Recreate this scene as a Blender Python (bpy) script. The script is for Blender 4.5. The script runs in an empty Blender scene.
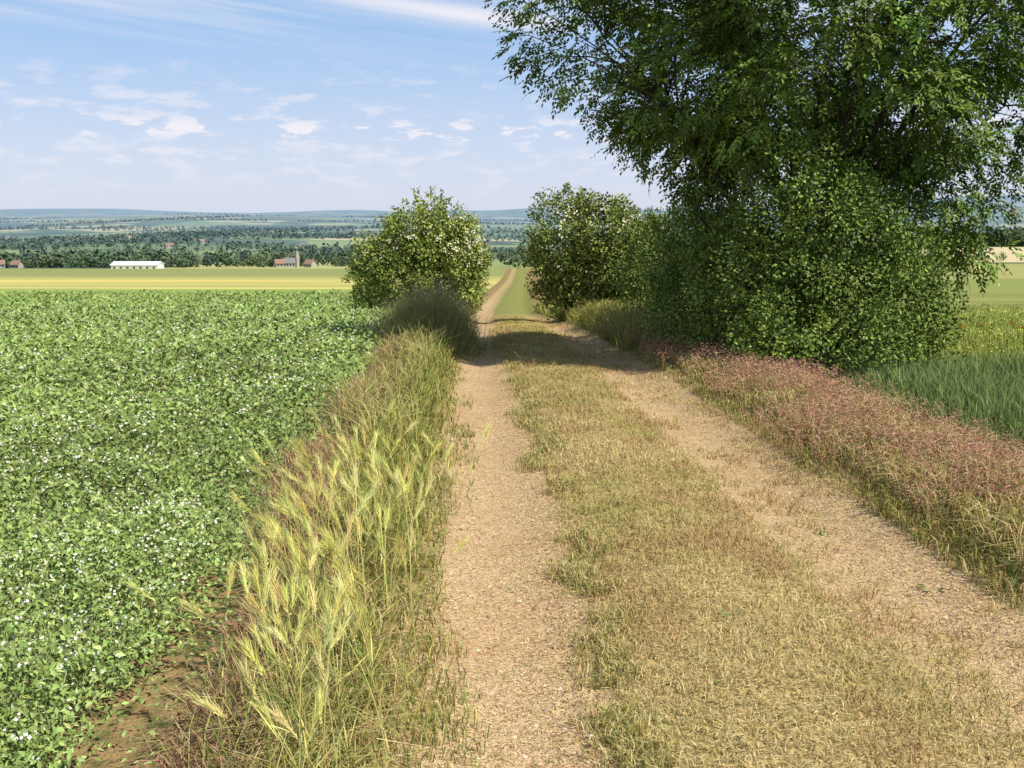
import bpy, math, numpy as np
from mathutils import Vector
rng = np.random.default_rng(7)
sc = bpy.context.scene
U = rng.uniform

# ------------------------------------------------------------ terrain functions
def hermite(x, xp, fp):
    x = np.asarray(x, float); xp = np.array(xp, float); fp = np.array(fp, float)
    d = np.diff(fp) / np.diff(xp)
    m = np.zeros_like(fp); m[1:-1] = (d[:-1] + d[1:]) / 2; m[0] = d[0]; m[-1] = d[-1]
    i = np.clip(np.searchsorted(xp, x) - 1, 0, len(xp) - 2)
    h = xp[i + 1] - xp[i]; t = np.clip((x - xp[i]) / h, 0, 1)
    return ((2*t**3-3*t**2+1)*fp[i] + (t**3-2*t**2+t)*h*m[i] + (-2*t**3+3*t**2)*fp[i+1] + (t**3-t**2)*h*m[i+1])
PY = [-60, -20, 0, 10, 20, 30, 45, 66, 100, 165, 250, 320, 400, 700, 1000, 1500, 2500, 4000, 6000, 8000, 10000, 13000]
PZ = [1.0, .6, 0, -.28, -.62, -1.25, -2.5, -4.1, -5.9, -8.9, -11.6, -15.5, -20.5, -33, -42, -50, -54, -46, -24, 0, 22, 10]
CY = [-60, 0, 4, 8.3, 16, 22, 30, 45, 66, 100, 165, 250, 320]
CX = [3, 1.47, 1.3, 1.12, .78, .5, .3, -.1, -.4, -.1, .9, 1.9, 2.6]
def cpath(y): return hermite(np.clip(y, -60, 320), CY, CX)
def sst(v, a, b):
    t = np.clip((v - a) / (b - a), 0, 1); return t*t*(3-2*t)
def wob(x, y):
    return (np.sin(x*1.7+y*.9+1.3)+np.sin(x*-.8+y*2.1+.4)+np.sin(x*3.1-y*1.3+2)*.6+np.sin(x*4.3+y*3.7)*.4)/3
def height(x, y):
    x = np.asarray(x, float); y = np.asarray(y, float)
    z = hermite(y, PY, PZ)
    o = x - cpath(y)
    f = 1 - sst(y, 120, 260)
    g = lambda c, w: np.exp(-((o - c) / w) ** 2)
    z = z + f*(-.08*g(-1.2, .42) - .065*g(1.25, .4) + .04*g(0, .55) + .08*g(-2.3, .5) + .16*g(2.7, .8) + .25*g(3.6, 1.2)*sst(y, 22, 32))
    near = (1 - sst(y, 30, 80))
    z = z + near*.018*wob(x, y) + near*.008*wob(x*3.3, y*3.1)
    far = sst(y, 300, 1500)
    z = z + far*(6*np.sin(x/420+y/900)+5*np.sin(x/230-y/610+1))
    z = z + 10*sst(x/np.maximum(y, 1), .26, .44)*np.exp(-((y-430)/110)**2)
    vf = sst(y, 4500, 8500)
    z = z + vf*(150*sst(x, 1200, 5200) + 16*np.sin(x/900+1.2) + 9*np.sin(x/390+.3) + 4*np.sin(x/150))
    z = z + sst(y, 2500, 4500)*(1-sst(y, 5000, 7000))*18*np.sin(x/700+y/1500)
    return z

# ------------------------------------------------------------ mesh helpers
def mesh_obj(name, V, T, mat, C=None, parent=None, smooth=False):
    V = np.asarray(V, np.float32).reshape(-1, 3); T = np.asarray(T, np.int32).reshape(-1, 3)
    me = bpy.data.meshes.new(name)
    me.vertices.add(len(V)); me.vertices.foreach_set("co", V.ravel())
    me.loops.add(T.size); me.loops.foreach_set("vertex_index", T.ravel())
    me.polygons.add(len(T)); me.polygons.foreach_set("loop_start", np.arange(0, T.size, 3, dtype=np.int32))
    me.update(calc_edges=True)
    me.polygons.foreach_set("use_smooth", np.full(len(T), smooth))
    if C is not None:
        a = me.attributes.new("Col", 'FLOAT_COLOR', 'POINT')
        C4 = np.ones((len(V), 4), np.float32); C4[:, :3] = np.clip(C, 0, .9); a.data.foreach_set("color", C4.ravel())
    me.materials.append(mat)
    ob = bpy.data.objects.new(name, me); sc.collection.objects.link(ob)
    if parent: ob.parent = parent
    return ob
class Acc:
    def __init__(s): s.V=[]; s.T=[]; s.C=[]; s.n=0
    def add(s, V, T, C):
        V=np.asarray(V).reshape(-1,3); s.V.append(V); s.T.append(np.asarray(T).reshape(-1,3)+s.n); s.C.append(np.asarray(C).reshape(-1,3)); s.n+=len(V)
    def make(s, name, mat, parent=None, smooth=False):
        return mesh_obj(name, np.concatenate(s.V), np.concatenate(s.T), mat, np.concatenate(s.C), parent, smooth)
def nrm(v): return v/np.maximum(np.linalg.norm(v, axis=-1, keepdims=True), 1e-9)
def leaves(acc, p, d, n, L, W, col, fold=.12):
    N=len(p); L=np.broadcast_to(L,(N,))[:,None]; W=np.broadcast_to(W,(N,))[:,None]
    d=nrm(d); s=nrm(np.cross(d,n)); n2=nrm(np.cross(s,d))
    V=np.stack([p, p+d*L*.45+s*W*.5+n2*L*fold, p+d*L, p+d*L*.45-s*W*.5+n2*L*fold],1)
    b=np.arange(N)[:,None]*4
    T=np.concatenate([b+np.array([0,1,2]), b+np.array([0,2,3])],1)
    acc.add(V, T, np.repeat(col,4,axis=0))
def blades(acc, p, h, w, lean, az, col, tipcol=None):
    N=len(p); h=np.broadcast_to(h,(N,)); w=np.broadcast_to(w,(N,)); lean=np.broadcast_to(lean,(N,))
    dx,dy=np.cos(az),np.sin(az)
    fa=U(0,math.pi,N); sx,sy=np.cos(fa)*w*.5,np.sin(fa)*w*.5
    S=np.stack([sx,sy,np.zeros(N)],1)
    D=np.stack([dx,dy,np.zeros(N)],1)
    up=np.array([0,0,1.])
    mid=p+up*(h*.6)[:,None]+D*(lean*h*.3)[:,None]
    tip=p+up*(h*(1-.35*np.minimum(lean,1.6)))[:,None]+D*(lean*h*.95)[:,None]
    V=np.stack([p-S,p+S,mid-S*.8,mid+S*.8,tip],1)
    b=np.arange(N)[:,None]*5
    T=np.concatenate([b+np.array([0,1,3]),b+np.array([0,3,2]),b+np.array([2,3,4])],1)
    tc = col if tipcol is None else tipcol
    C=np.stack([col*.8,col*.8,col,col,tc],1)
    acc.add(V,T,C)
def tube(acc, pts, rad, col, sides=6):
    pts=np.asarray(pts,float); n=len(pts); tg=nrm(np.gradient(pts,axis=0))
    a=np.cross(tg,np.array([.3,.9,.1])); a=nrm(a); b=np.cross(tg,a)
    th=np.arange(sides)/sides*2*math.pi
    V=pts[:,None]+(a[:,None]*np.cos(th)[None,:,None]+b[:,None]*np.sin(th)[None,:,None])*np.asarray(rad)[:,None,None]
    T=[]
    for i in range(n-1):
        for j in range(sides):
            k=(j+1)%sides; A=i*sides+j;B=i*sides+k;Cc=(i+1)*sides+k;Dd=(i+1)*sides+j
            T+=[[A,B,Cc],[A,Cc,Dd]]
    acc.add(V.reshape(-1,3),T,np.tile(col,(n*sides,1)))
def vary(cols, n, amt=.18, hue=.06):
    cols=np.array(cols); i=rng.integers(0,len(cols),n); j=rng.integers(0,len(cols),n); t=U(0,1,n)[:,None]
    c=cols[i]*(1-t)+cols[j]*t
    return c*(1+rng.normal(0,amt,n))[:,None].clip(.4,1.8)*(1+rng.normal(0,hue,(n,3)))

# ------------------------------------------------------------ node helpers
class NT:
    def __init__(s, tree): s.t=tree; s.n=tree.nodes; s.l=tree.links
    def put(s, sock, v):
        if isinstance(v, bpy.types.NodeSocket): s.l.new(v, sock)
        else:
            try: sock.default_value=v
            except Exception: sock.default_value=(*v,1)
    def m(s, op, a, b=0.0, c=0.0, clamp=False):
        n=s.n.new('ShaderNodeMath'); n.operation=op; n.use_clamp=clamp
        s.put(n.inputs[0],a); s.put(n.inputs[1],b); s.put(n.inputs[2],c); return n.outputs[0]
    def mix(s, f, a, b):
        n=s.n.new('ShaderNodeMix'); n.data_type='RGBA'; s.put(n.inputs[0],f)
        s.put(n.inputs[6],a if not isinstance(a,tuple) else (*a,1)); s.put(n.inputs[7],b if not isinstance(b,tuple) else (*b,1)); return n.outputs[2]
    def ss(s, v, lo, hi):
        n=s.n.new('ShaderNodeMapRange'); n.interpolation_type='SMOOTHSTEP'
        s.put(n.inputs[0],v); n.inputs[1].default_value=lo; n.inputs[2].default_value=hi; return n.outputs[0]
    def noise(s, vec, scale, detail=3, rough=.55):
        n=s.n.new('ShaderNodeTexNoise'); s.put(n.inputs['Vector'],vec); n.inputs['Scale'].default_value=scale
        n.inputs['Detail'].default_value=detail; n.inputs['Roughness'].default_value=rough; return n.outputs[0]
    def box(s, v, a, b, e=.08):
        return s.m('MULTIPLY', s.ss(v,a-e,a+e), s.m('SUBTRACT',1.0,s.ss(v,b-e,b+e)))
    def xyz(s, x, y, z):
        n=s.n.new('ShaderNodeCombineXYZ'); s.put(n.inputs[0],x); s.put(n.inputs[1],y); s.put(n.inputs[2],z); return n.outputs[0]
    def scl(s, v, k):
        n=s.n.new('ShaderNodeVectorMath'); n.operation='MULTIPLY'; s.put(n.inputs[0],v); n.inputs[1].default_value=k; return n.outputs[0]
def newmat(name):
    m=bpy.data.materials.new(name); m.use_nodes=True; m.node_tree.nodes.clear(); return m, NT(m.node_tree)

def foliage_mat(name, gloss=0., rough=.45):
    m,t=newmat(name)
    at=t.n.new('ShaderNodeAttribute'); at.attribute_name='Col'
    df=t.n.new('ShaderNodeBsdfDiffuse'); t.put(df.inputs[0],at.outputs['Color'])
    o=t.n.new('ShaderNodeOutputMaterial')
    if gloss<=0: t.l.new(df.outputs[0],o.inputs[0]); return m
    gl=t.n.new('ShaderNodeBsdfGlossy'); gl.inputs[0].default_value=(1,1,.95,1); gl.inputs['Roughness'].default_value=rough
    mx=t.n.new('ShaderNodeMixShader'); mx.inputs[0].default_value=gloss
    t.l.new(df.outputs[0],mx.inputs[1]); t.l.new(gl.outputs[0],mx.inputs[2]); t.l.new(mx.outputs[0],o.inputs[0]); return m
def plain_mat(name, col, rough=.8, noise_scale=3., amt=.25):
    m,t=newmat(name)
    g=t.n.new('ShaderNodeNewGeometry')
    nz=t.noise(g.outputs['Position'],noise_scale,4)
    c=t.mix(nz, tuple(x*(1-amt) for x in col), tuple(min(1,x*(1+amt)) for x in col))
    pb=t.n.new('ShaderNodeBsdfPrincipled'); t.put(pb.inputs['Base Color'],c); pb.inputs['Roughness'].default_value=rough
    o=t.n.new('ShaderNodeOutputMaterial'); t.l.new(pb.outputs[0],o.inputs[0]); return m
def bark_mat():
    m,t=newmat('bark')
    g=t.n.new('ShaderNodeNewGeometry'); v=t.scl(g.outputs['Position'],(9,9,2))
    nz=t.noise(v,3,3)
    pb=t.n.new('ShaderNodeBsdfDiffuse'); t.put(pb.inputs[0],t.mix(nz,(.04,.033,.025),(.13,.11,.08)))
    bp=t.n.new('ShaderNodeBump'); bp.inputs['Distance'].default_value=.02; t.put(bp.inputs['Height'],nz); t.l.new(bp.outputs[0],pb.inputs['Normal'])
    o=t.n.new('ShaderNodeOutputMaterial'); t.l.new(pb.outputs[0],o.inputs[0]); return m
M_leaf=foliage_mat('leaf',.02,.4); M_grass=foliage_mat('grass_blade'); M_crop=foliage_mat('crop_leaf'); M_flower=foliage_mat('flower_petal')
M_far=foliage_mat('distant_foliage'); M_bark=bark_mat()

# ------------------------------------------------------------ ground sheet
def lines(segs):
    out=[]
    for a,b,st in segs: out.append(np.arange(a,b,st))
    return np.unique(np.concatenate(out).round(4))
def geo(a,b,n): return np.geomspace(a,b,n)
xs=np.concatenate([-geo(6,9000,70)[::-1], lines([(-5.9,7,.13)]), geo(7.1,9000,70)])
ys=np.concatenate([lines([(-60,0,4),(0,26,.16),(26,60,.5)]), geo(60,13000,230)])
XX,YY=np.meshgrid(xs,ys); ZZ=height(XX,YY)
nx,ny=len(xs),len(ys)
idx=np.arange(nx*ny).reshape(ny,nx)
a,b,c,d=idx[:-1,:-1].ravel(),idx[:-1,1:].ravel(),idx[1:,1:].ravel(),idx[1:,:-1].ravel()
T=np.concatenate([np.stack([a,b,c],1),np.stack([a,c,d],1)])
HZ=(.22,.31,.42); HD=4600  # aerial haze colour and falloff, painted into base colours by world distance
def fedge(y): return -2.62-.38*sst(y,4,8.5)
m,t=newmat('ground')
at=t.n.new('ShaderNodeAttribute'); at.attribute_name='off'; off=at.outputs['Fac']
g=t.n.new('ShaderNodeNewGeometry'); P=g.outputs['Position']
sp=t.n.new('ShaderNodeSeparateXYZ'); t.l.new(P,sp.inputs[0]); X,Y=sp.outputs[0],sp.outputs[1]
n1=t.noise(P,1.3,1.5); n2=t.noise(P,7,1.5); n3=t.noise(P,38,2,.65); n4=t.noise(P,140,0,.6)
offn=t.m('ADD',off,t.m('ADD',t.m('MULTIPLY',t.m('SUBTRACT',n1,.5),.5),t.m('MULTIPLY',t.m('SUBTRACT',n2,.5),.55)))
soil=t.mix(t.ss(n3,.3,.7),(.42,.27,.14),(.66,.47,.27))
soil=t.mix(t.ss(n4,.55,.75),soil,(.80,.64,.43))
soil=t.mix(t.m('MULTIPLY',t.ss(n4,.48,.3),.7),soil,(.24,.145,.075))
soil=t.mix(t.m('MULTIPLY',t.ss(n2,.5,.72),.45),soil,(.43,.33,.14))
soil=t.mix(t.m('MULTIPLY',t.ss(n1,.5,.7),.4),soil,(.46,.28,.15))
drygr=t.mix(t.ss(n3,.3,.7),(.27,.20,.08),(.56,.44,.20))
drygr=t.mix(t.m('MULTIPLY',t.ss(n1,.5,.7),.5),drygr,(.28,.27,.08))
drygr=t.mix(t.ss(Y,35,60),drygr,(.25,.26,.085))
vergec=t.mix(t.ss(n2,.35,.65),(.22,.16,.07),(.38,.27,.13))
rutL=t.m('MULTIPLY',t.box(offn,-1.78,-.76,.13),t.m('SUBTRACT',1.0,t.m('MULTIPLY',t.ss(Y,50,110),.45)))
rutR=t.m('MULTIPLY',t.box(offn,.74,1.85,.2),t.ss(t.m('ADD',n2,t.m('MULTIPLY',n1,.5)),.42,.72))
rutR=t.m('MULTIPLY',rutR,t.ss(Y,60,35))
trackm=t.box(offn,-1.8,1.85,.12)
base=t.mix(trackm,vergec,drygr)
base=t.mix(rutR,base,soil); base=t.mix(rutL,base,soil)
pea=t.mix(t.ss(Y,6,40),(.10,.10,.04),(.18,.26,.075)); pea=t.mix(t.m('MULTIPLY',t.ss(n2,.3,.6),t.ss(Y,24,8)),pea,(.40,.24,.13))
pea=t.mix(t.m('MULTIPLY',n1,.4),pea,(.20,.30,.085))
str_=t.noise(t.scl(P,(.02,.25,1)),.6,1)
yel=t.mix(t.ss(str_,.42,.6),(.64,.54,.18),(.44,.43,.15))
yel=t.mix(t.ss(Y,165,200),yel,(.28,.31,.12))
yel=t.mix(t.box(Y,104,122,2),yel,(.28,.38,.11))
yb=t.m('ADD',Y,t.m('MULTIPLY',X,.05))
left=t.mix(t.ss(yb,92,94),pea,yel)
wheat=t.mix(n2,(.06,.10,.03),(.12,.17,.05))
rape=t.mix(n1,(.30,.34,.08),(.42,.43,.10))
olive=t.mix(t.ss(str_,.35,.65),(.24,.27,.085),(.31,.31,.115))
right=t.mix(t.ss(Y,15,16.5),wheat,rape); right=t.mix(t.ss(t.m('ADD',Y,t.m('MULTIPLY',n1,3)),36,44),right,olive)
right=t.mix(t.ss(Y,118,122),right,(.26,.30,.10)); right=t.mix(t.ss(Y,175,180),right,(.36,.36,.14))
eL=t.m('ADD',off,t.m('MULTIPLY',t.m('SUBTRACT',n1,.5),.3))
fe=t.m('SUBTRACT',-2.62,t.m('MULTIPLY',t.ss(Y,4,8.5),.38))
near=t.mix(t.ss(t.m('SUBTRACT',eL,fe),.05,-.05),base,left); near=t.mix(t.ss(eL,3.6,3.8),near,right)
wob_=t.n.new('ShaderNodeTexNoise'); t.put(wob_.inputs['Vector'],P); wob_.inputs['Scale'].default_value=.0015; wob_.inputs['Detail'].default_value=1
vm=t.n.new('ShaderNodeVectorMath'); vm.operation='MULTIPLY_ADD'; t.l.new(wob_.outputs['Color'],vm.inputs[0]); vm.inputs[1].default_value=(.5,.5,0); t.l.new(t.scl(P,(1/260,1/330,0)),vm.inputs[2])
vo=t.n.new('ShaderNodeTexVoronoi'); vo.distance='MANHATTAN'; t.l.new(vm.outputs[0],vo.inputs['Vector']); vo.inputs['Scale'].default_value=1
sr=t.n.new('ShaderNodeSeparateColor'); t.l.new(vo.outputs['Color'],sr.inputs[0])
cr=t.n.new('ShaderNodeValToRGB'); cr.color_ramp.interpolation='CONSTANT'
pal=[(0,(.16,.22,.06)),(.2,(.28,.33,.10)),(.38,(.09,.14,.05)),(.52,(.56,.48,.23)),(.64,(.21,.29,.08)),(.78,(.46,.45,.16)),(.88,(.06,.10,.04))]
e=cr.color_ramp.elements; e[0].position=0; e[0].color=(*pal[0][1],1); e[1].position=pal[1][0]; e[1].color=(*pal[1][1],1)
for p_,c_ in pal[2:]:
    q=e.new(p_); q.color=(*c_,1)
t.l.new(sr.outputs[0],cr.inputs[0])
valley=t.mix(t.ss(t.noise(P,.004,2),.55,.59),cr.outputs[0],(.05,.085,.035))
rt=t.m('DIVIDE',X,t.m('MAXIMUM',Y,1.0))
pale=t.m('MULTIPLY',t.ss(rt,.30,.33),t.box(Y,285,395,5))
valley=t.mix(pale,valley,(.62,.52,.29))
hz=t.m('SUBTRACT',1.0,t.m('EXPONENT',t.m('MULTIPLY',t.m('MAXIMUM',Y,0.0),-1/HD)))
valley=t.mix(hz,valley,HZ)  # distance haze painted into the valley ground colour
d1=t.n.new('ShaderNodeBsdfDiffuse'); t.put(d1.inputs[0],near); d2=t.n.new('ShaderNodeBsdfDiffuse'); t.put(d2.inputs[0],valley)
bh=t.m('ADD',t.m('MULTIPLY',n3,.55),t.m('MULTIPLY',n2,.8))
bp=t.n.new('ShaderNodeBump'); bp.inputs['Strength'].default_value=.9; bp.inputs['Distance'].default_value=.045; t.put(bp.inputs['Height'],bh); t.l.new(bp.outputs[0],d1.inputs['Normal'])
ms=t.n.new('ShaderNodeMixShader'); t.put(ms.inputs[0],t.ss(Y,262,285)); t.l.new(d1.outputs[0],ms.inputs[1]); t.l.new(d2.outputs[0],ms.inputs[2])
o=t.n.new('ShaderNodeOutputMaterial'); t.l.new(ms.outputs[0],o.inputs[0])
gd=mesh_obj('ground',np.stack([XX,YY,ZZ],-1).reshape(-1,3),T,m,None,None,True)
aa=gd.data.attributes.new('off','FLOAT','POINT'); aa.data.foreach_set('value',(XX-cpath(YY)).astype(np.float32).ravel())

# ------------------------------------------------------------ scattering
def ysample(n,y0,y1,p):
    u=U(0,1,n)
    if abs(p-1)<1e-6: return y0*(y1/y0)**u
    k=1-p; return (y0**k+u*(y1**k-y0**k))**(1/k)
def strip(n,y0,y1,o0,o1,p=1.):
    y=ysample(n,y0,y1,p); x=cpath(y)+U(o0,o1,n); return np.stack([x,y,height(x,y)],1)
def vnoise(x,y,seed=0):
    def h(i,j): 
        v=np.sin(i*127.1+j*311.7+seed*17.3)*43758.5453; return v-np.floor(v)
    i=np.floor(x);j=np.floor(y);fx=x-i;fy=y-j;fx=fx*fx*(3-2*fx);fy=fy*fy*(3-2*fy)
    return (h(i,j)*(1-fx)+h(i+1,j)*fx)*(1-fy)+(h(i,j+1)*(1-fx)+h(i+1,j+1)*fx)*fy
GREEN=[(.18,.26,.055),(.24,.31,.075),(.31,.34,.10)]
STRAW=[(.68,.54,.25),(.56,.43,.18),(.76,.63,.34)]
OLIVE=[(.37,.32,.095),(.48,.41,.14),(.30,.30,.08)]
BROWN=[(.44,.28,.13),(.54,.37,.18)]
A=Acc()
n=165000; p=strip(n,2.2,45,-1.0,1.95,1.0); o=p[:,0]-cpath(p[:,1])
nz=vnoise(p[:,0]*2.2,p[:,1]*1.5)*.5+vnoise(p[:,0]*7,p[:,1]*6,3)*.5
dens=np.where((o>.80)&(o<1.75), .06+.42*(nz>.53), 1.0)*np.where(o<-.76,.10,1)*(.15+1.2*nz)
k=U(0,1,n)<dens; p=p[k]; nz=nz[k]; o=o[k]; n=len(p)
gmix=(vnoise(p[:,0]*1.3,p[:,1]*.7,9)*.85+U(0,1,n)*.45)[:,None]; gm=np.clip((gmix-.25)*1.3,0,1)
bz=(vnoise(p[:,0]*2.4,p[:,1]*1.6,33)>.6)[:,None]*.7
col=vary(OLIVE,n)*(1-gm)+vary(STRAW,n)*gm; col=col*(1-bz)+vary(BROWN,n)*bz
lod=(p[:,1]/4).clip(1)**.55
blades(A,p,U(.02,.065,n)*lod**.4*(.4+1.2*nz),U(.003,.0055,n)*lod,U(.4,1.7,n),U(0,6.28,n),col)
n=16000; y=ysample(n,2.3,30,1.1); oo=-.72+.14*(vnoise(y*2.5,y*0,5)-.5)*2+rng.normal(0,.08,n); x=cpath(y)+oo; k=vnoise(y*3.1,y*0+3,2)>.3; x=x[k];y=y[k];n=len(x)
blades(A,np.stack([x,y,height(x,y)],1),U(.04,.12,n),U(.004,.006,n)*(y/4).clip(1)**.5,U(.3,1.3,n),U(0,6.28,n),vary(OLIVE+STRAW+GREEN[:1],n))
n=50000; p=strip(n,2.2,22,-1.9,1.9,1.2); az=U(0,6.28,n)
dd=np.stack([np.cos(az),np.sin(az),U(-.05,.18,n)],1); p[:,2]+=.006
leaves(A,p,dd,np.tile([0,0,1.],(n,1)),U(.015,.07,n),U(.003,.006,n)*(p[:,1]/4).clip(1)**.5,vary(STRAW+[(.36,.25,.12)],n,.25),.02)
A.make('track_grass',M_grass)
A=Acc(); n=1900; p=strip(n,2.3,14,-1.65,-.75,1.2); q=strip(700,2.3,14,.85,1.65,1.2); p=np.concatenate([p,q]); n=len(p)
az=U(0,6.28,n); s=rng.gamma(2,.0038,n).clip(.003,.02)
octv=np.array([[1,0,0],[0,1,0],[-1,0,0],[0,-1,0],[0,0,.7],[.7,.7,.3],[-.7,.6,.3],[-.6,-.7,.3],[.7,-.6,.3]])
oct_t=np.array([[0,5,4],[5,1,4],[1,6,4],[6,2,4],[2,7,4],[7,3,4],[3,8,4],[8,0,4],[0,1,5],[1,2,6],[2,3,7],[3,0,8]])
V=octv[None]*s[:,None,None]*U(.6,1.3,(n,1,3)); ca,sa=np.cos(az)[:,None],np.sin(az)[:,None]
V=np.stack([V[...,0]*ca-V[...,1]*sa,V[...,0]*sa+V[...,1]*ca,V[...,2]],-1)+p[:,None]
A.add(V,oct_t[None]+np.arange(n)[:,None,None]*9,np.repeat(vary([(.5,.38,.24),(.6,.48,.33),(.35,.25,.15)],n),9,axis=0)); A.make('pebbles',M_far)

A=Acc()
def tuft(n,y0,y1,o0,o1,h0,h1,cols,p_=1.,w=(.004,.008),lean=(.2,1.),dn=None,tip=None,thr=.15,edge=.0,sc_=(3,2.2)):
    p=strip(n,y0,y1,o0,o1,p_)
    nz=vnoise(p[:,0]*sc_[0],p[:,1]*sc_[1],dn or 1)
    o=p[:,0]-cpath(p[:,1]); mid=np.minimum(o-o0,o1-o)/(o1-o0)*2
    k=U(0,1,n)<(thr+1.3*nz)*(.25+1.2*mid**.7 if edge else 1)
    k&=(o>fedge(p[:,1])-.12)
    p=p[k]; nz=nz[k]; n=len(p)
    lod=(p[:,1]/4).clip(1)**.6
    c=vary(cols,n); tc=vary(tip,n) if tip else None
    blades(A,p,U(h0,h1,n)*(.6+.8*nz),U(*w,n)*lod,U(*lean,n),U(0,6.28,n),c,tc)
tuft(24000,2.2,40,-2.4,-1.65,.03,.12,OLIVE+GREEN+STRAW[:1],1.1,dn=3,edge=1)
tuft(14000,2.2,40,-1.85,-1.4,.03,.10,OLIVE+GREEN+STRAW[:1],1.0,dn=23,edge=1,thr=-.62,sc_=(2,1.4))
tuft(14000,2.4,8,-2.75,-1.8,.05,.20,OLIVE+STRAW+GREEN+BROWN,1.,edge=1,lean=(.4,1.6),dn=7,thr=-.3)
tuft(32000,6.5,60,-3.05,-1.8,.10,.38,GREEN+[(.44,.41,.14)]+OLIVE,.9,edge=1,thr=-.15)
tuft(10000,9,60,-3.0,-2.0,.3,.62,GREEN+OLIVE,.8,tip=STRAW,edge=1)
tuft(1200,2.6,7,-2.6,-1.95,.2,.45,GREEN+OLIVE,1,lean=(.3,1.3),tip=STRAW)
tuft(8000,6,30,-3.15,-2.5,.2,.5,[(.54,.25,.20),(.44,.32,.17),(.36,.33,.11)],.8)
tuft(2500,2.8,8,-2.75,-2.35,.1,.3,[(.48,.26,.18),(.42,.30,.16)],1,lean=(.5,1.6))
tuft(42000,2.6,45,1.75,2.6,.03,.15,OLIVE+GREEN+STRAW[:2]+BROWN[:1],1.,edge=1)
tuft(36000,3.5,24,2.05,3.9,.10,.34,OLIVE+STRAW+GREEN[2:]+BROWN[:1],.9,lean=(.4,1.4))
tuft(24000,20,60,1.7,4.6,.25,.7,GREEN+OLIVE,.8,tip=OLIVE)
A.make('verge_grass',M_grass)

# barley clumps
A=Acc()
BAR=[(.68,.62,.20),(.76,.69,.29),(.56,.57,.17)]
cl=[(-.72,3.75,20,.14),(-.92,4.15,24,.16),(-.85,4.7,28,.18),(-1.05,5.2,30,.2),(-.85,5.7,26,.2),(-.85,6.5,32,.22),(-1.15,6.6,26,.22),(-.9,7.6,18,.25),(-.68,3.2,9,.10),(-1.3,7.9,14,.25)]
for cx,cy,k,r in cl:
    px=cx+rng.normal(0,r,k); py=cy+rng.normal(0,r*1.3,k); base=np.stack([px,py,height(px,py)],1)
    h=U(.36,.70,k); az=rng.normal(2.4,1.0,k); ln=U(.1,.55,k); c=vary(BAR,k,.12)
    D=np.stack([np.cos(az),np.sin(az),np.zeros(k)],1); upv=np.array([0,0,1.])
    s=np.linspace(0,1,6)
    pts=base[:,None]+upv*(h[:,None]*(s-.12*s**3*(ln[:,None])))[...,None]+D[:,None]*((ln*h)[:,None]*s**2*.8)[...,None]
    fa=U(0,3.14,k); S=np.stack([np.cos(fa),np.sin(fa)*.3,np.zeros(k)],1)*.0022
    V=np.stack([pts-S[:,None],pts+S[:,None]],2).reshape(k,12,3)
    T=[];
    for i in range(5): T+=[[2*i,2*i+1,2*i+3],[2*i,2*i+3,2*i+2]]
    A.add(V,np.array(T)[None]+np.arange(k)[:,None,None]*12,np.repeat(c*.8,12,axis=0))
    tip=pts[:,5]; td=nrm(pts[:,5]-pts[:,4]); td=nrm(td+D*.25)
    na=80
    tt=U(0,.10,(k,na)); pos=(tip[:,None]+td[:,None]*tt[...,None]).reshape(-1,3)
    dr=(td[:,None]+rng.normal(0,.19,(k,na,3))).reshape(-1,3)
    cc=np.repeat(c*1.08,na,axis=0)*U(.8,1.2,(k*na,1))
    leaves(A,pos,dr,rng.normal(0,1,(k*na,3)),U(.05,.12,k*na),U(.0012,.0022,k*na),cc,.0)
    nk=22; tt=np.tile(np.linspace(0,.095,nk),(k,1)); pos=(tip[:,None]+td[:,None]*tt[...,None]).reshape(-1,3)
    leaves(A,pos,(td[:,None]+rng.normal(0,.35,(k,nk,3))).reshape(-1,3),rng.normal(0,1,(k*nk,3)),.018,.006,np.repeat(c,nk,axis=0),.1)
    q=k*3; bi=rng.integers(0,k,q); sp_=rng.integers(1,4,q); pos=pts[bi,sp_]; a2=U(0,6.28,q)
    leaves(A,pos,np.stack([np.cos(a2),np.sin(a2),U(.4,1.4,q)],1),np.tile([0,0,1.],(q,1)),U(.1,.22,q),.007,vary(GREEN+BAR[:1],q),.02)
A.make('wall_barley',M_grass)

A=Acc()
n=10500; y=ysample(n,4.6,24,.7); o=rng.normal(0,.6,n).clip(-1.0,1.3)+2.85+.1*np.sin(y); x=cpath(y)+o
kp=U(0,1,n)<(.0+1.4*vnoise(x*1.6,y*1.1,5))*np.where(y<7,sst(o,2.2,2.8),1); x=x[kp];y=y[kp];n=len(x)
p=np.stack([x,y,height(x,y)],1); lod=(y/5).clip(1)**.6
PINK=[(.54,.25,.20),(.62,.36,.26),(.42,.18,.15),(.58,.43,.24)]
h=U(.2,.48,n)*(.65+.5*vnoise(x*2.5,y*2,15)); az=U(0,6.28,n); ln=U(.2,.9,n)
blades(A,p,h,U(.003,.005,n)*lod,ln,az,vary(OLIVE+PINK[:2],n),vary(PINK,n))
tip=p+np.stack([np.cos(az)*ln*h*.6,np.sin(az)*ln*h*.6,h*.82],1)
kq=7; q=np.repeat(tip,kq,axis=0)+rng.normal(0,.035,(n*kq,3)); a2=np.repeat(az,kq)+rng.normal(0,.9,n*kq)
leaves(A,q,np.stack([np.cos(a2),np.sin(a2),U(-.9,.5,n*kq)],1),rng.normal(0,1,(n*kq,3)),U(.03,.065,n*kq),U(.003,.006,n*kq)*np.repeat(lod,kq),vary(PINK,n*kq,.2),.05)
A.make('brome_grass',M_grass)

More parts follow.
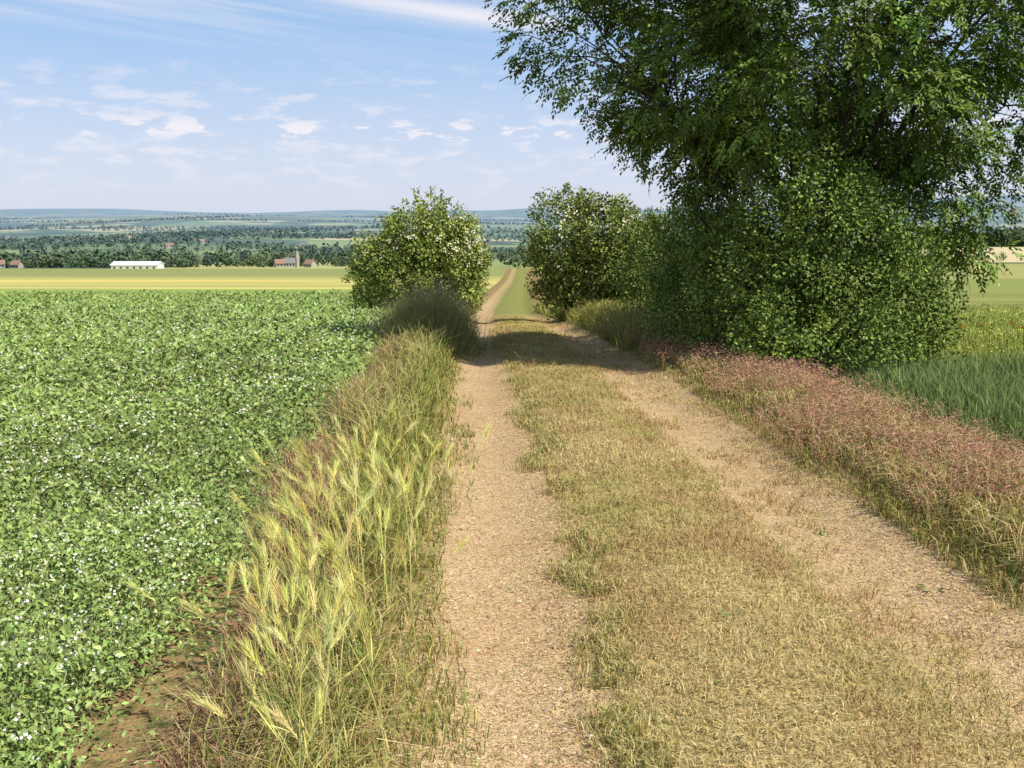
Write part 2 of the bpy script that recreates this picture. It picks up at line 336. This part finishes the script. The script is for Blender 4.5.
A=Acc(); n=5200
gy=21.3+rng.normal(0,.9,n); gx=rng.normal(0,.46,n); x=cpath(gy)-2.3+gx; p=np.stack([x,gy,height(x,gy)],1)
az=np.arctan2((gy-21.3),gx*2)+rng.normal(0,.5,n); rr=np.hypot(gx/.6,(gy-21.3)/1.3)
blades(A,p,U(.6,1.8,n)*(.7+.6*vnoise(x*3,gy*2,3))*np.exp(-.4*rr**2).clip(.3),U(.007,.013,n),(.15+.5*rr)*U(.5,1.6,n),az,vary([(.26,.31,.08),(.32,.34,.11),(.40,.35,.15)],n),vary([(.72,.56,.42),(.50,.45,.22),(.60,.47,.33)],n))
n=3500; gy=25+rng.normal(0,1.8,n); gx=rng.normal(0,.45,n); x=cpath(gy)-2.6+gx
blades(A,np.stack([x,gy,height(x,gy)],1),U(.5,1.2,n),U(.01,.018,n),U(.2,.9,n),U(0,6.28,n),vary([(.2,.26,.07),(.28,.32,.09)],n),vary([(.42,.38,.16),(.5,.42,.25)],n))
A.make('tall_grass_clump',M_grass)

# ------------------------------------------------------------ pea field
A=Acc(); F=Acc()
def wedge(n,y0,y1,q,mar=3.):
    y=ysample(n,y0,y1,q-1); xe=cpath(y)+fedge(y)+.25*(vnoise(y*1.5,y*0,4)-.5)
    return xe-U(0,1,n)*(y*.60+mar+xe),y
def bare(x,y): return np.exp(-(((x+1.55)/.32)**2+((y-4.1)/.8)**2))+.9*np.exp(-(((x+1.4)/.28)**2+((y-3.2)/.6)**2))+.7*np.exp(-(((x+1.6)/.2)**2+((y-5.4)/.7)**2))
def canopy(x,y): return .26+.12*vnoise(x*1.3,y*1.3,2)+.13*vnoise(x*4,y*4,6)+.04*wob(x,y)
n=320000; x,y=wedge(n,2.2,97,2.45)
edge=sst(-(x-cpath(y)-fedge(y)),0,.5)
k=(U(0,1,n)<(1-.95*bare(x,y).clip(0,1)))&(U(0,1,n)<.3+.7*edge); x=x[k];y=y[k];edge=edge[k];n=len(x)
hh=canopy(x,y)*(.45+.55*edge); lod=(y/5).clip(.9)
clx=np.round(x*11)/11; cly=np.round(y*11)/11
top=hh*(.72+.5*vnoise(clx*40,cly*40,8))
z=height(x,y)+top*np.sqrt(U(.08,1,n)); p=np.stack([x,y,z],1)
az=U(0,6.28,n); d_=np.stack([np.cos(az),np.sin(az),U(-.3,1.3,n)],1)
nn=np.stack([rng.normal(0,.6,n)+.2,rng.normal(0,.6,n)-.3,np.ones(n)],1)
c=vary([(.22,.31,.085),(.29,.38,.11),(.37,.46,.18),(.17,.245,.07)],n,.22,.05)*(.8+.4*vnoise(x*.5,y*.35,12))[:,None]
s=U(.022,.050,n)*lod**.74
leaves(A,p,d_,nn,s,s*U(.38,.6,n),c,.1)
n=30000; x,y=wedge(n,2.2,20,2.2); p=np.stack([x,y,height(x,y)+canopy(x,y)*U(.3,.85,n)],1)
k=U(0,1,n)>1.2*bare(x,y); p=p[k]; n=len(p)
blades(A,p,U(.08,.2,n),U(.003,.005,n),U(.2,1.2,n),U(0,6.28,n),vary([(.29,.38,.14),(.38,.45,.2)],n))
A.make('pea_field_plants',M_crop)
n=17000; x,y=wedge(n,2.4,85,2.2); k=U(0,1,n)<(.16+.9*vnoise(x*.9,y*.9,21)**1.5)*sst(-(x-cpath(y)-fedge(y)),.1,.5)*(1-bare(x,y).clip(0,1)); x=x[k];y=y[k];n=len(x)
p=np.stack([x,y,height(x,y)+canopy(x,y)*U(.85,1.15,n)],1); lod=(y/5).clip(1)
for r in range(2):
    az=U(0,6.28,n); sz=U(.011,.020,n)*lod**.55
    leaves(F,p+rng.normal(0,.005,(n,3)),np.stack([np.cos(az),np.sin(az),U(0,1,n)],1),np.stack([rng.normal(0,.6,n),-U(0,1,n),U(.3,1,n)],1),sz,sz,vary([(.78,.78,.66),(.66,.69,.50)],n,.08,.02),.15)
F.make('pea_flowers',M_flower)

# ------------------------------------------------------------ wheat + mustard on the right
A=Acc()
n=65000; y=ysample(n,6,16.5,.6); xe=cpath(y)+3.9; x=xe+U(0,1,n)*(y*.62+4-xe).clip(0); p=np.stack([x,y,height(x,y)],1); n=len(x)
ed=sst(x-xe,0,.8)
blades(A,p,U(.35,.55,n)*(.55+.45*ed)*(.85+.3*vnoise(x,y,3)),U(.006,.012,n)*(y/10)**.5,U(.05,.5,n),U(0,6.28,n),vary([(.14,.22,.06),(.19,.28,.08),(.22,.30,.10)],n),vary([(.30,.38,.14),(.37,.44,.18)],n))
A.make('wheat_field_plants',M_grass)
A=Acc()
n=55000; y=ysample(n,15.5,75,1.0); xe=cpath(y)+4.2; x=xe+U(0,1,n)*(y*.62+4-xe); p=np.stack([x,y,height(x,y)],1)
blades(A,p,U(.2,.5,n)*(1-.5*sst(y,40,70)),U(.012,.02,n)*(y/22)**.6,U(.1,.8,n),U(0,6.28,n),vary([(.26,.33,.08),(.34,.39,.10),(.38,.40,.13)],n),vary([(.42,.46,.14),(.36,.40,.11)],n))
n=4200; y=ysample(n,16,42,1.2); x=cpath(y)+4.2+U(0,1,n)*(y*.62); k=vnoise(x*.3,y*.5,31)>.36; x=x[k];y=y[k];n=len(x)
p=np.stack([x,y,height(x,y)+U(.38,.55,n)],1); az=U(0,6.28,n); sz=U(.018,.03,n)*(y/22)**.5
leaves(A,p,np.stack([np.cos(az),np.sin(az),np.zeros(n)],1),np.stack([rng.normal(0,.3,n),-np.ones(n),np.ones(n)],1),sz,sz,vary([(.78,.74,.12),(.70,.69,.22)],n,.1),.1)
A.make('mustard_field_plants',M_grass)
A=Acc()
for x,y in [(8.3,18.2),(8.8,18.6),(9.3,18.0),(9.6,19.0),(9.2,20.5)]:
    z=float(height(x,y)); H=.66
    tube(A,[(x,y,z),(x+.02,y,z+H*.5),(x,y,z+H)],[.004,.004,.003],(.1,.16,.05),4)
    for i in range(6):
        a=i/6*6.28; leaves(A,np.array([[x,y,z+H]]),np.array([[math.cos(a),math.sin(a),.7]]),np.array([[math.cos(a),math.sin(a),-1.]]),.05,.06,np.array([[.75,.05,.02]]),.15)
A.make('poppies',M_flower)
A=Acc()
for x,y in [(2.05,6.6),(2.4,7.4),(1.05,4.6),(1.7,8.2),(.0,6.2),(2.7,6.1),(1.25,5.5),(.7,3.6),(2.2,10.2),(3.0,7.0)]:
    k=9; p=np.tile([x,y,float(height(x,y))+.008],(k,1)); a=U(0,6.28,k); f=U(.5,1.)
    leaves(A,p+rng.normal(0,.03,(k,3))*[1,1,0],np.stack([np.cos(a),np.sin(a),U(.0,.5,k)],1),np.tile([0,0,1.],(k,1)),U(.04,.08,k)*f,U(.015,.025,k)*f,vary([(.19,.27,.08),(.26,.34,.11)],k),.1)
A.make('track_weeds',M_crop)

# ------------------------------------------------------------ trees
def ell_pts(n,c,r,inner=.35):
    d=nrm(rng.normal(0,1,(n,3))); rad=U(inner**3,1,n)**(1/3)
    return np.array(c)+d*rad[:,None]*np.array(r)
def clumpleaf(acc,C,r,per,L,W,cols,centre,droop=.2,flat=1.,up=.6):
    N=len(C)*per; cc=np.repeat(C,per,axis=0); rr=np.repeat(np.broadcast_to(r,(len(C),)),per)
    dv=nrm(rng.normal(0,1,(N,3))); p=cc+dv*(U(.1,1,N)**.5*rr)[:,None]*np.array([1,1,flat])
    out=nrm(p-np.array(centre)); nn=out*.8+dv*.9+np.array([0,0,up])+rng.normal(0,.34,(N,3))
    d=dv+out*.4+rng.normal(0,.6,(N,3))-np.array([0,0,droop])
    cv=np.repeat(1+rng.normal(0,.18,len(C)),per)[:,None].clip(.6,1.5)
    Ls=U(.7,1.25,N)*L
    leaves(acc,p,d,nn,Ls,Ls*W/L,vary(cols,N,.16,.05)*cv,.12)
def shrub(name,ells,nclump,cr,per,L,W,cols,flowers=0,stem=(0,0),fcols=None,fmin=.0):
    root=bpy.data.objects.new(name,None); sc.collection.objects.link(root)
    A=Acc(); B=Acc(); Fl=Acc()
    vol=np.array([e[1][0]*e[1][1]*e[1][2] for e in ells])**.72; vol/=vol.sum()
    allc=[]
    for (c,r),w in zip(ells,vol):
        C=ell_pts(int(nclump*w),c,r,.6); C=C[C[:,2]>height(C[:,0],C[:,1])+.1]
        clumpleaf(A,C,U(.5,1.25,len(C))*cr,per,L,W,cols,c); allc.append(C)
        k=int(55*w*4); d=nrm(rng.normal(0,1,(k,3))+[0,0,.5]); s0=np.array(c)+d*np.array(r)*.92
        for q in range(k):
            if s0[q,2]<height(s0[q,0],s0[q,1])+.3: continue
            dd=nrm(d[q]+rng.normal(0,.3,3)+[0,0,.3]); ln=U(.2,.75)*cr*2; ts=np.linspace(0,1,16)[:,None]; pp=s0[q]+dd*ts*ln+rng.normal(0,.035,(16,3))
            leaves(A,pp,dd+rng.normal(0,.7,(16,3)),rng.normal(0,.6,(16,3))+[0,0,1],U(.8,1.2,16)*L,W,vary(cols,16,.12),.1)
        if flowers:
            k=int(flowers*w); d=nrm(rng.normal(0,1,(k,3))+[.65,-.2,.15]); pf=np.array(c)+d*np.array(r)*U(.98,1.14,(k,1))
            kk=(pf[:,2]>fmin)&(vnoise(pf[:,0]*1.2+3,pf[:,2]*1.2,4)>.38); pf=pf[kk]; d=d[kk]; k=len(pf)
            for rep in range(5):
                a=U(0,6.28,k); q=nrm(np.cross(d,rng.normal(0,1,(k,3))))
                leaves(Fl,pf+q*.04,q,d+[0,0,.8],U(.06,.10,k),U(.04,.07,k),vary(fcols,k,.12,.03),.05)
    C=np.concatenate(allc); gx,gy=stem; gz=float(height(gx,gy))
    for i in range(9):
        tg=C[rng.integers(len(C))]; s=np.linspace(0,1,7)[:,None]; st=np.array([gx+U(-.3,.3),gy+U(-.3,.3),gz-.1])
        pts=st*(1-s)+tg*s+np.array([0,0,.5])*(s*(1-s)); pts[1:-1]+=rng.normal(0,.06,(5,3))
        tube(B,pts,np.linspace(.06,.012,7),(1,1,1),5)
    A.make('leaves',M_leaf,root); B.make('stems',M_bark,root,True)
    if flowers: Fl.make('blossom',M_flower,root)
    return root
HAW=[(.10,.15,.03),(.135,.195,.04),(.17,.24,.05)]
ELD=[(.20,.255,.05),(.26,.32,.065),(.33,.38,.09)]
CRM=[(.74,.70,.46),(.82,.78,.56)]
shrub('elder_bush',[((-3.9,42,-.2),(2.7,2.4,2.3)),((-3.4,42,1.2),(1.9,1.8,1.7)),((-5.2,41.5,-.6),(1.6,1.6,1.7)),((-2.4,42.5,.0),(1.3,1.6,2.1))],430,.42,85,.13,.085,ELD,700,(-3.8,42),CRM,.0)
shrub('elder_bush',[((2.0,36.5,1.0),(1.5,1.6,2.1)),((3.4,35.5,.7),(1.6,1.6,1.9)),((2.6,36,-.2),(1.9,1.6,1.5)),((4.6,35,.2),(1.4,1.6,1.8))],430,.42,85,.12,.08,[tuple(v*.85 for v in c) for c in ELD],600,(2.8,36),CRM,.0)
shrub('hawthorn_bush',[((4.5,27.5,.3),(1.5,2.2,2.0)),((4.9,24.5,.5),(1.4,2.0,1.9))],240,.4,85,.09,.06,HAW,0,(4.6,26))
BH=[(.105,.165,.03),(.15,.22,.04),(.205,.29,.055)]
shrub('hawthorn_bush',[((5.1,16.4,.95),(1.6,1.3,1.75)),((4.7,16.6,2.2),(1.1,1.1,1.3)),((5.3,16.7,1.9),(1.1,1.1,1.1)),((3.55,18.4,.9),(1.1,1.5,1.8)),((6.2,16.2,.35),(1.0,1.0,1.2)),((4.1,17.2,.7),(1.1,1.3,1.6)),((4.9,15.4,.0),(1.5,1.0,.95)),((6.6,17.0,1.0),(.8,1.0,1.2))],640,.31,105,.065,.044,BH,0,(5.0,17))

# big ash tree
root=bpy.data.objects.new('ash_tree',None); sc.collection.objects.link(root)
L=Acc(); B=Acc(); tx,ty=5.5,19.0; tz=float(height(tx,ty)); cen=np.array([5.7,19.2,6.0]); rad=np.array([4.9,4.3,3.9])
limbs=[]
ends=[(-3.6,.3,5.6),(-2.4,-1.6,7.6),(-.8,1.2,9.0),(.8,-1.2,9.2),(2.4,.8,8.2),(3.9,-.4,6.6),(-1.6,2.4,6.4),(1.6,-2.4,6.0),(4.2,1.0,4.3),(-3.0,-1.2,4.2),(.2,-2.8,5.0)]
for ex,ey,ez in ends:
    s=np.linspace(0,1,12)[:,None]; st=np.array([tx+U(-.12,.12),ty+U(-.12,.12),tz-.15]); en=np.array([tx+ex,ty+ey,ez])
    k1=np.array([tx+ex*.12,ty+ey*.12,tz+(ez-tz)*.45]); pts=st*(1-s)**2+2*k1*s*(1-s)+en*s**2; pts[2:]+=np.cumsum(rng.normal(0,.045,(10,3)),0)
    tube(B,pts,np.linspace(.11,.014,12),(1,1,1),8); limbs.append(pts)
tube(B,np.array([[tx,ty,tz-.2],[tx,ty,tz+.4],[tx+.02,ty,tz+1.4]]),[.3,.22,.16],(1,1,1),10)
LP=np.concatenate([l[4:] for l in limbs])
C=ell_pts(540,cen,rad,.35)
ang=np.arctan2(C[:,2]-cen[2],C[:,0]-cen[0]); rr=np.linalg.norm((C-cen)/rad,axis=1)
C=C[rr<.90+.12*np.sin(ang*5+1)+.08*np.sin(ang*11)]
C=np.concatenate([C,np.array([[8.2,18.6,2.5],[8.5,18.8,1.9],[8.7,18.7,1.4],[8.0,18.9,3.1],[9.1,19,2.9],[9.6,19.1,3.3],[8.9,19,3.6],[7.6,18.4,2.7],[7.9,18.3,2.1],[8.2,18.3,1.5],[7.2,18.3,3.2],[9.4,18.8,3.9],[8.5,18.6,3.3],[9.7,18.6,4.3],[9.9,19,3.7],[1.0,19,4.6],[1.6,19.3,4.3],[2.3,19,4.2],[.3,19,5.4],[.2,19,6.0],[.6,18.8,6.3],[1.0,19.1,5.9],[.5,19.3,5.0],[1.2,18.9,5.3],[1.9,18.8,4.8],[3.3,19,3.4],[3.6,18.8,2.7],[3.9,19,2.9],[4.2,19,3.2],[3.5,18.6,3.8],[4.0,18.5,3.6],[4.4,18.2,2.9],[3.6,18.9,2.2],[6.5,18.2,3.2],[6.9,18.2,2.7],[3.0,18.9,3.8],[1.6,18.7,6.2],[2.0,18.6,5.8],[1.3,18.5,6.0],[7.6,18.6,1.6],[7.3,18.5,2.2],[8.9,18.8,2.3]])])
for q in C:
    dist=np.linalg.norm(LP-q,axis=1)+np.maximum(0,LP[:,2]-q[2])*1.5; j=LP[np.argsort(dist)[rng.integers(0,5)]]
    s=np.linspace(0,1,5)[:,None]; pts=j*(1-s)+q*s+np.array([0,0,.18])*np.sin(s*3.14); tube(B,pts,np.linspace(.02,.006,5),(1,1,1),4)
    for e in range(2):
        q2=q+rng.normal(0,.35,3); s=np.linspace(0,1,3)[:,None]; tube(B,q*(1-s)+q2*s,[.009,.006,.004],(1,1,1),3)
per=52; N=len(C)*per; cc=np.repeat(C,per,axis=0); dv=nrm(rng.normal(0,1,(N,3))); p=cc+dv*(U(.05,1,N)**.5*U(.4,.72,N))[:,None]*np.array([1,1,.7])
out=nrm(p-cen); rd=nrm(dv*.8+out*.7+rng.normal(0,.4,(N,3))+[0,0,-.15]); side=nrm(np.cross(rd,np.array([0,0,1.])+rng.normal(0,.3,(N,3)))); upn=nrm(np.cross(side,rd)); upn*=np.sign(upn[:,2:]+1e-6)
cv=np.repeat(1+rng.normal(0,.2,len(C)),per)[:,None].clip(.55,1.5)*vary([(.10,.16,.028),(.14,.22,.037),(.20,.29,.05)],N,.12)
RL=U(.18,.28,N)[:,None]
for i in range(7):
    f=[.25,.25,.5,.5,.78,.78,1.0][i]; sg=[1,-1,1,-1,1,-1,0][i]
    pos=p+rd*RL*f-np.array([0,0,1.])*(f**2*.05)
    dd=rd*.5+side*sg*.9+np.array([0,0,-.35])+rng.normal(0,.15,(N,3))
    leaves(L,pos,dd,upn+rng.normal(0,.25,(N,3)),U(.09,.13,N),U(.044,.058,N),cv*U(.9,1.1,(N,1)),.06)
L.make('leaves',M_leaf,root); B.make('trunk_and_branches',M_bark,root,True)

# ------------------------------------------------------------ distant trees
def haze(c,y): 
    f=(1-np.exp(-np.maximum(y,0)/HD))[:,None]; return c*(1-f)+np.array(HZ)*f*.75  # blends aerial haze into the far-tree vertex colours
def farwood(name,xs_,ys_,hs,per):
    A=Acc(); N=len(xs_); zs=height(xs_,ys_); n=N*per
    cx=np.repeat(xs_,per);cy=np.repeat(ys_,per);h=np.repeat(hs,per);gz=np.repeat(zs,per)
    dv=nrm(rng.normal(0,1,(n,3))); rr=U(.5,1,n)
    p=np.stack([cx+dv[:,0]*rr*h*.46,cy+dv[:,1]*rr*h*.46,gz+h*.46+dv[:,2]*rr*h*.5],1)
    sz=h*np.sqrt(1/per)*U(1.1,2.0,n)
    d=np.cross(dv,rng.normal(0,1,(n,3)))
    base=np.repeat(vary([(.06,.095,.03),(.09,.135,.04),(.13,.17,.05)],N,.2),per,axis=0)*U(.75,1.3,(n,1))
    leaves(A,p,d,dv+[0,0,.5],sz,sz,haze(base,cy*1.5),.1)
    A.make(name,M_far)
n=300; x=U(-380,-52,n); y=570+U(-18,90,n)+20*np.sin(x/25); keep=~((x>-180)&(x<-168)); farwood('tree_row',x[keep],y[keep],U(4,11,n)[keep],80)
n=60; x=U(-60,50,n); y=U(520,640,n); farwood('tree_row',x,y,U(5,10,n),80)
xx=[];yy=[];hh=[]
for (x0,x1,y0,y1,k,h0,h1) in [(180,250,398,412,40,4,9),(180,330,450,500,40,5,9),(146,190,292,300,14,1.5,3)]:
    xx.append(U(x0,x1,k));yy.append(U(y0,y1,k));hh.append(U(h0,h1,k))
farwood('tree_row',np.concatenate(xx),np.concatenate(yy),np.concatenate(hh),100)
xx=[];yy=[]
for i in range(230):
    y0=700*(9)**U(0,1); x0=U(-.75,.75)*y0; ln=U(60,480)*(y0/1500)**.6; a=rng.normal(0,.35); k=int(ln/11)+3
    s=np.linspace(-.5,.5,k); xx.append(x0+s*ln*math.cos(a)+rng.normal(0,5,k)); yy.append(y0+s*ln*math.sin(a)+rng.normal(0,6,k)*(1+4*(U()<.35)))
xx=np.concatenate(xx);yy=np.concatenate(yy); farwood('distant_trees',xx,yy,U(4,11,len(xx)),18)

# ------------------------------------------------------------ buildings
W_wall=plain_mat('render_wall',(.42,.39,.34),.8,.6); W_white=plain_mat('white_cladding',(.85,.85,.85),.5,.5,.06); W_roof=plain_mat('tile_roof',(.30,.19,.14),.8,.8)
W_slate=plain_mat('slate_roof',(.2,.2,.22),.7,.8); W_glass=plain_mat('window_glass',(.08,.09,.11),.2,1.); W_pale=plain_mat('pale_roof',(.8,.82,.86),.5,.5,.06)
def building(name,x,y,L_,D,H,R,rot,wall,roof,nwin=4,spire=0):
    root=bpy.data.objects.new(name,None); sc.collection.objects.link(root); root.location=(x,y,float(height(x,y))-.2); root.rotation_euler=(0,0,rot)
    l,d=L_/2,D/2
    V=[(-l,-d,0),(l,-d,0),(l,d,0),(-l,d,0),(-l,-d,H),(l,-d,H),(l,d,H),(-l,d,H),(-l,0,H+R),(l,0,H+R)]
    T=[(0,1,5),(0,5,4),(2,3,7),(2,7,6),(1,2,6),(1,6,5),(3,0,4),(3,4,7),(5,6,9),(7,4,8)]
    mesh_obj('walls',V,T,wall,None,root)
    ov=.4; e=R/d; th=.2; V=[];T=[]
    for sg in (-1,1):
        b=len(V); ed=(d+ov)*sg; ze=H+R-e*(d+ov)
        V+=[(-l-ov,ed,ze+.03),(l+ov,ed,ze+.03),(l+ov,0,H+R+.03),(-l-ov,0,H+R+.03),(-l-ov,ed,ze+th),(l+ov,ed,ze+th),(l+ov,0,H+R+th),(-l-ov,0,H+R+th)]
        for f in [(0,1,2,3),(4,5,6,7),(0,1,5,4),(0,3,7,4),(1,2,6,5)]:
            T+=[(b+f[0],b+f[1],b+f[2]),(b+f[0],b+f[2],b+f[3])]
    mesh_obj('roof',V,T,roof,None,root)
    V=[];T=[]
    for sg in (-1,1):
        for i in range(nwin):
            wx=-l+(i+.5)*L_/nwin; b=len(V); yy=sg*(d+.03); V+=[(wx-.5,yy,H*.35),(wx+.5,yy,H*.35),(wx+.5,yy,H*.75),(wx-.5,yy,H*.75)]; T+=[(b,b+1,b+2),(b,b+2,b+3)]
    mesh_obj('windows',V,T,W_glass,None,root)
    A=Acc()
    if spire:
        tube(A,[(l+1.3,0,0),(l+1.3,0,spire*.55)],[1.2,1.2],(1,1,1),4); tube(A,[(l+1.3,0,spire*.55),(l+1.3,0,spire)],[1.35,.05],(1,1,1),4); A.make('tower',wall,root)
    elif nwin<6:
        tube(A,[(l*.6,.5,H+R*.4),(l*.6,.5,H+R+1)],[.5,.5],(1,1,1),4); A.make('chimney',roof,root)
building('farm_shed',-157,420,19,9,2.6,1.2,.02,W_white,W_pale,7)
for (x,y,l,h,r,rf) in [(-130,562,6,2.6,.5,W_roof),(-112,556,5,2.4,-.5,W_roof),(-290,566,6,2.6,.4,W_roof),(-277,560,5,2.4,-.2,W_roof),(-88,640,8,3.5,.3,W_roof)]:
    building('house',x,y,l,4.5,h,2.,r,W_wall,rf,3)
building('village_church',-123,556,5,4,3,2.4,.2,W_wall,W_slate,3,10)
for i in range(24):
    y=U(1000,2600); x=U(-.55,.0)*y; building('house',x,y,U(8,13),7,4,3,U(0,3),W_wall,[W_roof,W_slate][i%2],3)

# ------------------------------------------------------------ sun, sky
el=math.radians(52); azv=Vector((.84,-.54)).normalized()
S=Vector((math.cos(el)*azv.x,math.cos(el)*azv.y,math.sin(el)))
ld=bpy.data.lights.new('sun','SUN'); ld.energy=5.0; ld.angle=math.radians(.53); ld.color=(1,.94,.82)
lo=bpy.data.objects.new('sun',ld); sc.collection.objects.link(lo); lo.rotation_euler=S.to_track_quat('Z','Y').to_euler(); lo.location=(20,-10,30)
w=bpy.data.worlds.new('World'); sc.world=w; w.use_nodes=True; w.node_tree.nodes.clear(); t=NT(w.node_tree)
sky=t.n.new('ShaderNodeTexSky'); sky.sky_type='NISHITA'; sky.sun_disc=False; sky.sun_elevation=el; sky.sun_rotation=math.atan2(azv.x,azv.y)
sky.air_density=1.0; sky.dust_density=.6; sky.ozone_density=1.6
tc=t.n.new('ShaderNodeTexCoord'); D=tc.outputs['Generated']; sp=t.n.new('ShaderNodeSeparateXYZ'); t.l.new(D,sp.inputs[0]); dx,dy,dz=sp.outputs
rx=t.m('DIVIDE',dx,t.m('MAXIMUM',t.m('ABSOLUTE',dy),.05))
cv=t.xyz(t.m('MULTIPLY',dx,16.),t.m('MULTIPLY',dy,16.),t.m('MULTIPLY',dz,56.))
cn=t.noise(cv,1.5,4,.6)
cum=t.m('MULTIPLY',t.ss(cn,.53,.61),t.box(dz,.068,.088,.012))
cum2=t.m('MULTIPLY',t.ss(cn,.48,.68),t.m('MULTIPLY',t.box(dz,.03,.13,.03),.5))
sv=t.xyz(t.m('MULTIPLY',t.m('ADD',dx,t.m('MULTIPLY',dz,2.)),3.5),t.m('MULTIPLY',dy,3.),t.m('MULTIPLY',t.m('ADD',dz,t.m('MULTIPLY',dx,.10)),55.))
sn=t.noise(sv,.6,4,.6)
lin=t.m('SUBTRACT',dz,t.m('SUBTRACT',.178,t.m('MULTIPLY',rx,.11)))
st=t.m('EXPONENT',t.m('MULTIPLY',t.m('POWER',t.m('ABSOLUTE',t.m('DIVIDE',lin,.011)),2.0),-1.0))
st=t.m('MULTIPLY',st,t.m('MULTIPLY',t.ss(sn,.2,.6),t.m('MULTIPLY',t.ss(dx,-.45,-.15),t.ss(dx,.10,.02))))
ci=t.m('MULTIPLY',t.ss(sn,.45,.72),t.m('MULTIPLY',t.ss(dz,.13,.20),.7))
cl=t.m('MAXIMUM',t.m('MAXIMUM',cum,cum2),t.m('MAXIMUM',st,ci),clamp=True)
vf=t.m('SUBTRACT',.88,t.m('MULTIPLY',t.ss(dz,.03,.55),.86))
vc=t.mix(t.ss(dz,0.,.24),(7.0,7.6,9.2),(3.1,5.8,9.9))
c1=t.mix(vf,sky.outputs[0],vc); c2=t.mix(t.m('MULTIPLY',cl,.88),c1,(9.5,9.1,9.5))
bg=t.n.new('ShaderNodeBackground'); t.put(bg.inputs[0],c2); bg.inputs[1].default_value=.1
o=t.n.new('ShaderNodeOutputWorld'); t.l.new(bg.outputs[0],o.inputs[0])
sc.view_settings.view_transform='Standard'; sc.view_settings.look='None'; sc.view_settings.exposure=0

cd=bpy.data.cameras.new('camera'); cd.lens=35; cd.sensor_width=36; cd.clip_start=.1; cd.clip_end=30000
co=bpy.data.objects.new('camera',cd); sc.collection.objects.link(co); co.location=(0,0,2.2); co.rotation_euler=(math.radians(90-9.75),0,0); sc.camera=co
